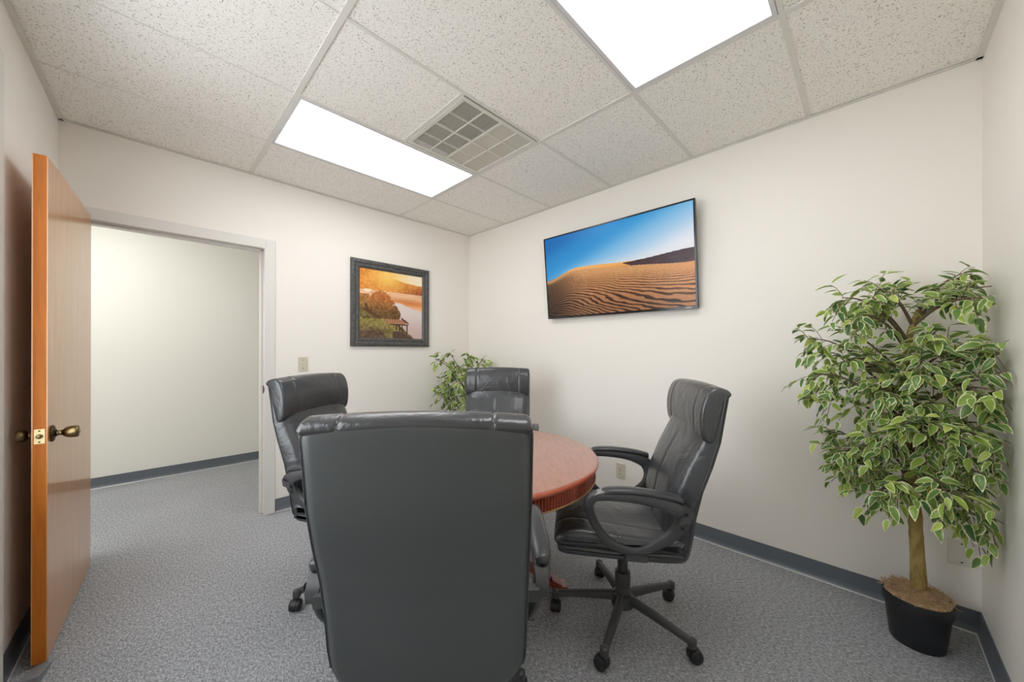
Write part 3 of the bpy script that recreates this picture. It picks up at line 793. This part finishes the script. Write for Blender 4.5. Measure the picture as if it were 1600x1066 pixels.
    k = MB(); k.lathe([(0, .20), (.023, .20), (.023, .345), (0, .345)], 28); k.build('gas_cylinder', M_pad, t, sharp=40)
    k = MB(); k.lathe([(0, .075), (.036, .075), (.037, .12), (.030, .16), (.034, .162), (.036, .20), (.034, .228), (.026, .232), (0, .232)], 32); k.build('column_cover', M_plastic, t, sharp=40)
    k = MB(); k.lathe([(0, .070), (.050, .072), (.052, .10), (.046, .125), (.034, .130), (0, .130)], 32); k.build('base_hub', M_plastic, t, sharp=40)
    legm = None
    for i in range(5):
        a = math.radians(base_deg + 72 * i)
        k = MB(); rings = []
        for f in [j / 12 for j in range(13)]:
            x = .03 + .285 * f; zc = .112 - .020 * f - .014 * f * f; hh = .022 * (1 - f) + .013 * f; hw_ = .022 * (1 - f) + .0165 * f
            if f > 0.95: hw_ *= .85
            rg = []
            for j in range(14):
                b = 2 * PI * j / 14; cb, sb = math.cos(b), math.sin(b)
                rg.append(Vector((x, hw_ * math.copysign(abs(cb) ** .75, cb) * (1 if sb < 0 else .8), zc + hh * math.copysign(abs(sb) ** .75, sb))))
            rings.append(rg)
        k.loft(rings)
        k.lathe([(0, .058), (.0165, .058), (.019, .072), (.018, .090), (.010, .095), (0, .096)], 20, Matrix.Translation((.312, 0, 0)))
        o = k.build('base_leg', M_plastic, t, sharp=50); o.rotation_euler = (0, 0, a)
        # twin wheel caster
        k = MB(); sw = a + (0.9, 2.2, -0.7, 1.6, -1.9)[i]
        Mc = Matrix.Translation((.012, 0, .0265))
        for s in (-1, 1):
            Mw = Mc @ Matrix.Translation((0, s * .012, 0)) @ Matrix.Rotation(-s * PI / 2, 4, 'X')
            k.lathe([(0, -.008), (.024, -.008), (.0265, -.005), (.0265, .006), (.024, .011), (.015, .014), (0, .015)], 28, Mw)
        # hood and stem
        k.loft([[Vector((.012 + rr * math.cos(th), y, .0265 + rr * math.sin(th))) for th in [math.radians(-10 + 15 * q) for q in range(14)] for rr in (.0285,)] + [Vector((.012 + .02 * math.cos(th), y, .0265 + .02 * math.sin(th))) for th in [math.radians(185 - 15 * q) for q in range(14)]] for y in (-.009, .009)])
        k.lathe([(0, .045), (.009, .045), (.009, .066), (0, .066)], 16)
        c = k.build('caster', M_dark, t, sharp=45)
        c.location = (.312 * math.cos(a), .312 * math.sin(a), 0); c.rotation_euler = (0, 0, sw)
    return t

def world_to_local(deg, facing): return deg - (facing - 90)
def place(src, loc, facing, base_world, label):
    c = src.copy(); C.objects.link(c); c.location = loc; c.rotation_euler = (0, 0, math.radians(facing - 90)); c['label'] = label
    d = world_to_local(base_world, facing) - CH0
    for ch in list(src.children):
        x = ch.copy(); C.objects.link(x); x.parent = c
        if ch.name.startswith('base_leg') or ch.name.startswith('caster'):
            Rz = Matrix.Rotation(math.radians(d), 4, 'Z'); l = Rz @ Vector(ch.location)
            x.location = l; x.rotation_euler = (0, 0, ch.rotation_euler.z + math.radians(d))
        for g in list(ch.children):
            y = g.copy(); C.objects.link(y); y.parent = x
    return c
CH0 = world_to_local(-93, 126)
chair = make_chair(CH0, 'black office chair right of the table, seen from the side with its whole base visible', (1.57, 0.82, 0), 126)
place(chair, (0.651, 0.958, 0), 47.5, -10.6, 'nearest black office chair, its smooth tall back to the viewer')
place(chair, (0.825, 1.975, 0), -57, 180, 'black leather office chair beside the doorway, its lower half behind the nearest chair')
place(chair, (1.732, 1.904, 0), -139.3, 20, 'black leather office chair facing the viewer from the far corner across the table')

# ------------------------------------------------------------------ ficus trees
def leaf_mat():
    t = NT('variegated ficus leaf'); a = t.n('Attribute'); a.attribute_name = 'lf'; a.attribute_type = 'GEOMETRY'
    sep = t.n('SeparateColor'); t.l(a.outputs['Color'], sep.inputs[0])       # r: distance to margin, g: per leaf tint
    n = t.noise(70, 3, 0.6)
    ad = t.n('Math', operation='MULTIPLY_ADD'); ad.inputs[1].default_value = 0.5; t.l(n, ad.inputs[0]); t.l(sep.outputs[0], ad.inputs[2])
    green = t.ramp(sep.outputs[1], [(0.0, srgb(72, 108, 60)), (0.35, srgb(116, 150, 74)), (0.65, srgb(156, 182, 78)), (1.0, srgb(204, 220, 112))])
    sb = t.n('Math', operation='SUBTRACT'); sb.inputs[1].default_value = 0.45; t.l(ad.outputs[0], sb.inputs[0])
    edge = t.ramp(sb.outputs[0], [(0.575, (0, 0, 0, 1)), (0.66, (1, 1, 1, 1))])
    mx = t.n('Mix', data_type='RGBA'); t.l(edge, mx.inputs[0]); t.l(green, mx.inputs[6]); mx.inputs[7].default_value = srgb(224, 226, 176)
    t.l(mx.outputs[2], t.b.inputs['Base Color']); t.b.inputs['Roughness'].default_value = 0.30
    t.b.inputs['Subsurface Weight'].default_value = 0.0
    tr_ = t.n('BsdfTranslucent'); t.l(mx.outputs[2], tr_.inputs[0]); ms = t.n('MixShader'); ms.inputs[0].default_value = 0.22
    out = t.t.nodes['Material Output']; t.l(t.b.outputs[0], ms.inputs[1]); t.l(tr_.outputs[0], ms.inputs[2]); t.l(ms.outputs[0], out.inputs[0])
    return t.m
M_leaf = leaf_mat()
M_twig = mat('brown twig', srgb(104, 88, 66), 0.7)
def bark():
    t = NT('olive brown bark'); tc = t.n('TexCoord'); v = tc.outputs['Object']
    f = t.noise(16, 5, 0.65, v, ((2.4, 2.4, 0.6), (0, 0, 0)), dist=0.8)
    t.l(t.ramp(f, [(0.3, srgb(112, 92, 46)), (0.5, srgb(162, 138, 78)), (0.72, srgb(188, 162, 100))]), t.b.inputs['Base Color']); t.b.inputs['Roughness'].default_value = 0.65
    t.bump(f, 0.7, 0.01); return t.m
M_bark = bark()
M_moss = mat('dried moss strands', srgb(202, 170, 132), 0.9, vary=0.3, vscale=60)
M_pot = mat('black nursery pot', srgb(28, 29, 33), 0.45, bump=(200, .1, .001))

LV = []          # one leaf template: (along, across, margin)
for i in range(7):
    s = i / 6; wd_ = 0.5 * 2.35 * s ** 0.62 * (1 - s) ** 0.95 * (1 - .12 * s)
    for j in range(5):
        u = (j - 2) / 2; LV.append((s, u * wd_, max(abs(u), 0.62 + 0.38 * abs(2 * s - 1) ** 5) if 0 < i < 6 else 1.0, u))
LF = [(i * 5 + j, i * 5 + j + 1, i * 5 + j + 6, i * 5 + j + 5) for i in range(6) for j in range(4)]
class Foliage:
    def __init__(s, limits): s.v = []; s.f = []; s.c = []; s.lim = limits
    def leaf(s, p, d, nrm, L, tint, rnd):
        d = d.normalized(); nrm = (nrm - d * nrm.dot(d))
        if nrm.length < 1e-4: nrm = Vector((0.1, 0.2, 1)) - d * d.z
        nrm.normalize(); side = d.cross(nrm); o = len(s.v); droop = 0.35 + rnd.random() * 0.5; fold = 0.18 + rnd.random() * .25
        W = L * (0.78 + .2 * rnd.random()) * .66
        vs = []
        for (a, b, mg, u) in LV:
            q = p + d * (a * L) + side * (b * W) + nrm * (abs(b) * W * fold - droop * L * a * a * 0.5 + 0.0)
            vs.append(q)
        for q in vs:
            if not s.lim(q): return False
        s.v += [tuple(q) for q in vs]; s.f += [tuple(i + o for i in f) for f in LF]; s.c += [(mg, tint, 0, 1) for (_, _, mg, _) in LV]
        return True
    def build(s, name, parent):
        me = bpy.data.meshes.new(name); me.from_pydata(s.v, [], s.f)
        at = me.color_attributes.new('lf', 'FLOAT_COLOR', 'POINT'); at.data.foreach_set('color', np.array(s.c, dtype=np.float32).ravel())
        me.materials.append(M_leaf); me.polygons.foreach_set('use_smooth', [True] * len(me.polygons))
        o = bpy.data.objects.new(name, me); C.objects.link(o); o.parent = parent; return o

def ficus(origin, trunk_pts, trunk_r, tips, seed, label, limits, Lf, nsub, pot_r, pot_h, dens=1.2, squeeze=0):
    rnd = random.Random(seed); og = Vector(origin)
    t = empty('potted_ficus_tree', origin, 0, label, 'plant')
    k = MB()      # pot
    k.lathe([(0, 0), (pot_r * .76, 0), (pot_r * .78, .006), (pot_r * .92, pot_h - .05), (pot_r * .925, pot_h - .045), (pot_r * .985, pot_h - .043), (pot_r, pot_h - .006), (pot_r * .99, pot_h), (pot_r * .95, pot_h), (pot_r * .93, pot_h - .03), (0, pot_h - .03)], 56)
    k.build('pot', M_pot, t, sharp=35)
    k = MB(); k.lathe([(pot_r * .94, pot_h - .02), (pot_r * .9, pot_h - .001), (pot_r * .6, pot_h + .014), (0, pot_h + .024)][::-1], 30)
    for i in range(950):      # curly strands of moss
        a = rnd.random() * 2 * PI; q = pot_r * .90 * math.sqrt(rnd.random()); z = pot_h + .026 - .022 * (q / pot_r) ** 2
        p = Vector((q * math.cos(a), q * math.sin(a), z)); b = rnd.random() * 2 * PI; pts = []
        for j in range(5):
            pts.append(p.copy()); b += rnd.uniform(-1.1, 1.1); p = p + Vector((math.cos(b) * .008, math.sin(b) * .008, rnd.uniform(-.004, .005)))
            p.z = max(p.z, pot_h + .002)
        k.tube(pts, .0012, 3)
    mo = k.build('moss', M_moss, t); mo['kind'] = 'stuff'
    TP = spline([Vector(p) - og for p in trunk_pts], 8); nT = len(TP)
    k = MB(); rad = []
    for i in range(nT):
        f = i / (nT - 1); rad.append(trunk_r[0] * (1 - f) + trunk_r[1] * f + rnd.uniform(-.0012, .0012) + (.003 if i % 9 == 4 else 0))
    k.tube(TP, rad, 20); k.build('trunk', M_bark, t)
    tw = MB(); fo = Foliage(lambda q: limits(q + og))
    for (tx, ty, tz, att, nl) in tips:
        if squeeze:
            if ty < -.2: tx, ty = tx - .03, ty
            else: tx, ty = 2.345 + (tx - 2.345) * squeeze, -.13 + (ty + .13) * squeeze
            tz = 1.1 + (tz - 1.1) * (.93 if tz > 1.1 else .90)
        tip = Vector((tx, ty, tz)) - og
        at = min(TP, key=lambda p: abs(p.z + og.z - att)); d = tip - at; hl = Vector((d.x, d.y, 0)).length
        mid1 = at + d * 0.35 + Vector((0, 0, 0.10 * hl + .02)); mid2 = at + d * 0.72 + Vector((0, 0, 0.16 * hl))
        path = spline([at, mid1, mid2, tip], 8); tw.tube(path, [.0055 * (1 - i / len(path)) + .0016 for i in range(len(path))], 6)
        L = d.length
        nl = int(nl * dens)
        for sidx in range(nl):
            f = 0.22 + 0.78 * (sidx + rnd.random()) / nl
            i = min(len(path) - 2, int(f * (len(path) - 1))); p = path[i].lerp(path[i + 1], rnd.random()); tdir = (path[min(i + 2, len(path) - 1)] - path[i]).normalized()
            a = rnd.random() * 2 * PI; sd = tdir.cross(Vector((math.cos(a), math.sin(a), rnd.uniform(-.3, .5)))).normalized()
            tl = rnd.uniform(.05, .15) * (1.1 - .4 * f)
            e = p + (tdir * .7 + sd * .9).normalized() * tl + Vector((0, 0, -.02 - .02 * rnd.random()))
            sp = spline([p, (p + e) / 2 + Vector((0, 0, .012)), e], 4)
            if not all(limits(q + og) for q in sp): continue
            tw.tube(sp, .0012, 4)
            m = nsub
            for j in range(m):
                q = sp[min(len(sp) - 1, 1 + int((len(sp) - 1) * (j + .6) / m))]
                dd = (e - p).normalized(); az = rnd.random() * 2 * PI
                ld = (dd * .8 + Vector((math.cos(az), math.sin(az), rnd.uniform(-.5, .25))) * .9).normalized()
                ld = (ld + Vector((0, 0, -.18))).normalized()
                nr = Vector((rnd.uniform(-.75, .75) - .25, rnd.uniform(-.75, .75) + .05, 1))
                tint = min(1, max(0, rnd.gauss(.36, .26)))
                fo.leaf(q + ld * .006, ld, nr, Lf * rnd.uniform(.7, 1.12), tint, rnd)
    tw.build('branches', M_twig, t)
    fo.build('foliage', t)
    return t

lim1 = lambda q: q.x < R - .006 and q.y > N + .006
ficus((2.354, -0.150, 0), [(2.370, -.158, .16), (2.366, -.150, .40), (2.358, -.138, .62), (2.340, -.118, .84), (2.336, -.112, 1.0), (2.345, -.124, 1.12), (2.338, -.118, 1.28), (2.375, -.155, 1.44)], (.0255, .010),
      [(2.135, .117, 1.525, 1.30, 9), (2.136, .045, 1.44, 1.25, 8), (2.387, -.02, 1.60, 1.36, 8), (2.455, -.277, 1.625, 1.42, 9), (2.345, -.340, 1.545, 1.38, 7), (2.376, -.268, 1.55, 1.36, 7), (2.20, -.325, 1.47, 1.36, 6), (2.09, -.325, 1.12, .95, 12), (2.08, -.32, .92, .82, 11), (2.14, -.325, 1.26, 1.05, 10), (2.25, -.02, 1.56, 1.38, 8), (2.46, .04, 1.52, 1.3, 7),
       (2.204, .260, 1.335, 1.05, 12), (2.089, .235, 1.15, 0.95, 12), (2.056, .197, 1.02, 0.88, 10), (2.425, .109, 1.37, 1.1, 9), (2.195, .056, 1.24, 1.0, 10), (2.33, .16, 1.25, 1.0, 10),
       (2.293, .161, .835, .74, 10), (2.193, .130, .69, .66, 10), (2.097, .013, .60, .60, 9), (2.126, .126, .78, .70, 9), (2.047, -.058, .67, .62, 10), (2.36, .02, .66, .60, 6),
       (2.235, -.330, 1.27, 1.05, 12), (2.176, -.325, 1.16, .95, 13), (2.17, -.325, .98, .82, 12), (2.40, -.325, 1.32, 1.12, 10), (2.241, -.325, .55, .60, 10), (2.214, -.325, .76, .68, 12), (2.183, -.277, .66, .60, 10), (2.05, -.205, .70, .62, 10),
       (2.10, -.157, 1.05, .90, 11), (2.04, -.082, .93, .80, 12), (2.09, -.234, .92, .78, 12), (2.10, -.157, 1.24, 1.02, 11), (2.17, -.20, 1.36, 1.14, 9), (2.12, -.02, 1.10, .95, 10), (2.14, .0, .86, .74, 10)],
      7, 'tall potted artificial ficus tree with variegated leaves in the right hand corner', lim1, .062, 5, .109, .200, squeeze=.87)
lim2 = lambda q: q.x < R - .006 and q.y < D - .006
ficus((2.30, 2.93, 0), [(2.30, 2.93, .16), (2.29, 2.94, .4), (2.31, 2.93, .65), (2.30, 2.92, .95)], (.018, .008),
      [(2.02, 3.08, 1.17, .8, 7), (2.16, 3.02, 1.22, .85, 7), (2.33, 2.95, 1.21, .9, 6), (2.46, 2.86, 1.17, .85, 6), (2.12, 2.98, 1.05, .7, 9), (2.08, 3.06, .92, .6, 10), (2.05, 3.02, .80, .55, 9), (2.14, 2.80, .95, .6, 9), (2.22, 2.70, 1.05, .7, 7), (2.42, 2.72, .95, .65, 7), (2.50, 3.0, 1.0, .65, 6), (2.2, 3.1, .8, .5, 7), (2.2, 2.75, .75, .5, 7), (2.4, 3.1, 1.05, .7, 6)],
      12, 'smaller potted artificial tree in the far corner, half hidden behind a chair', lim2, .074, 4, .12, .20, dens=1.5)
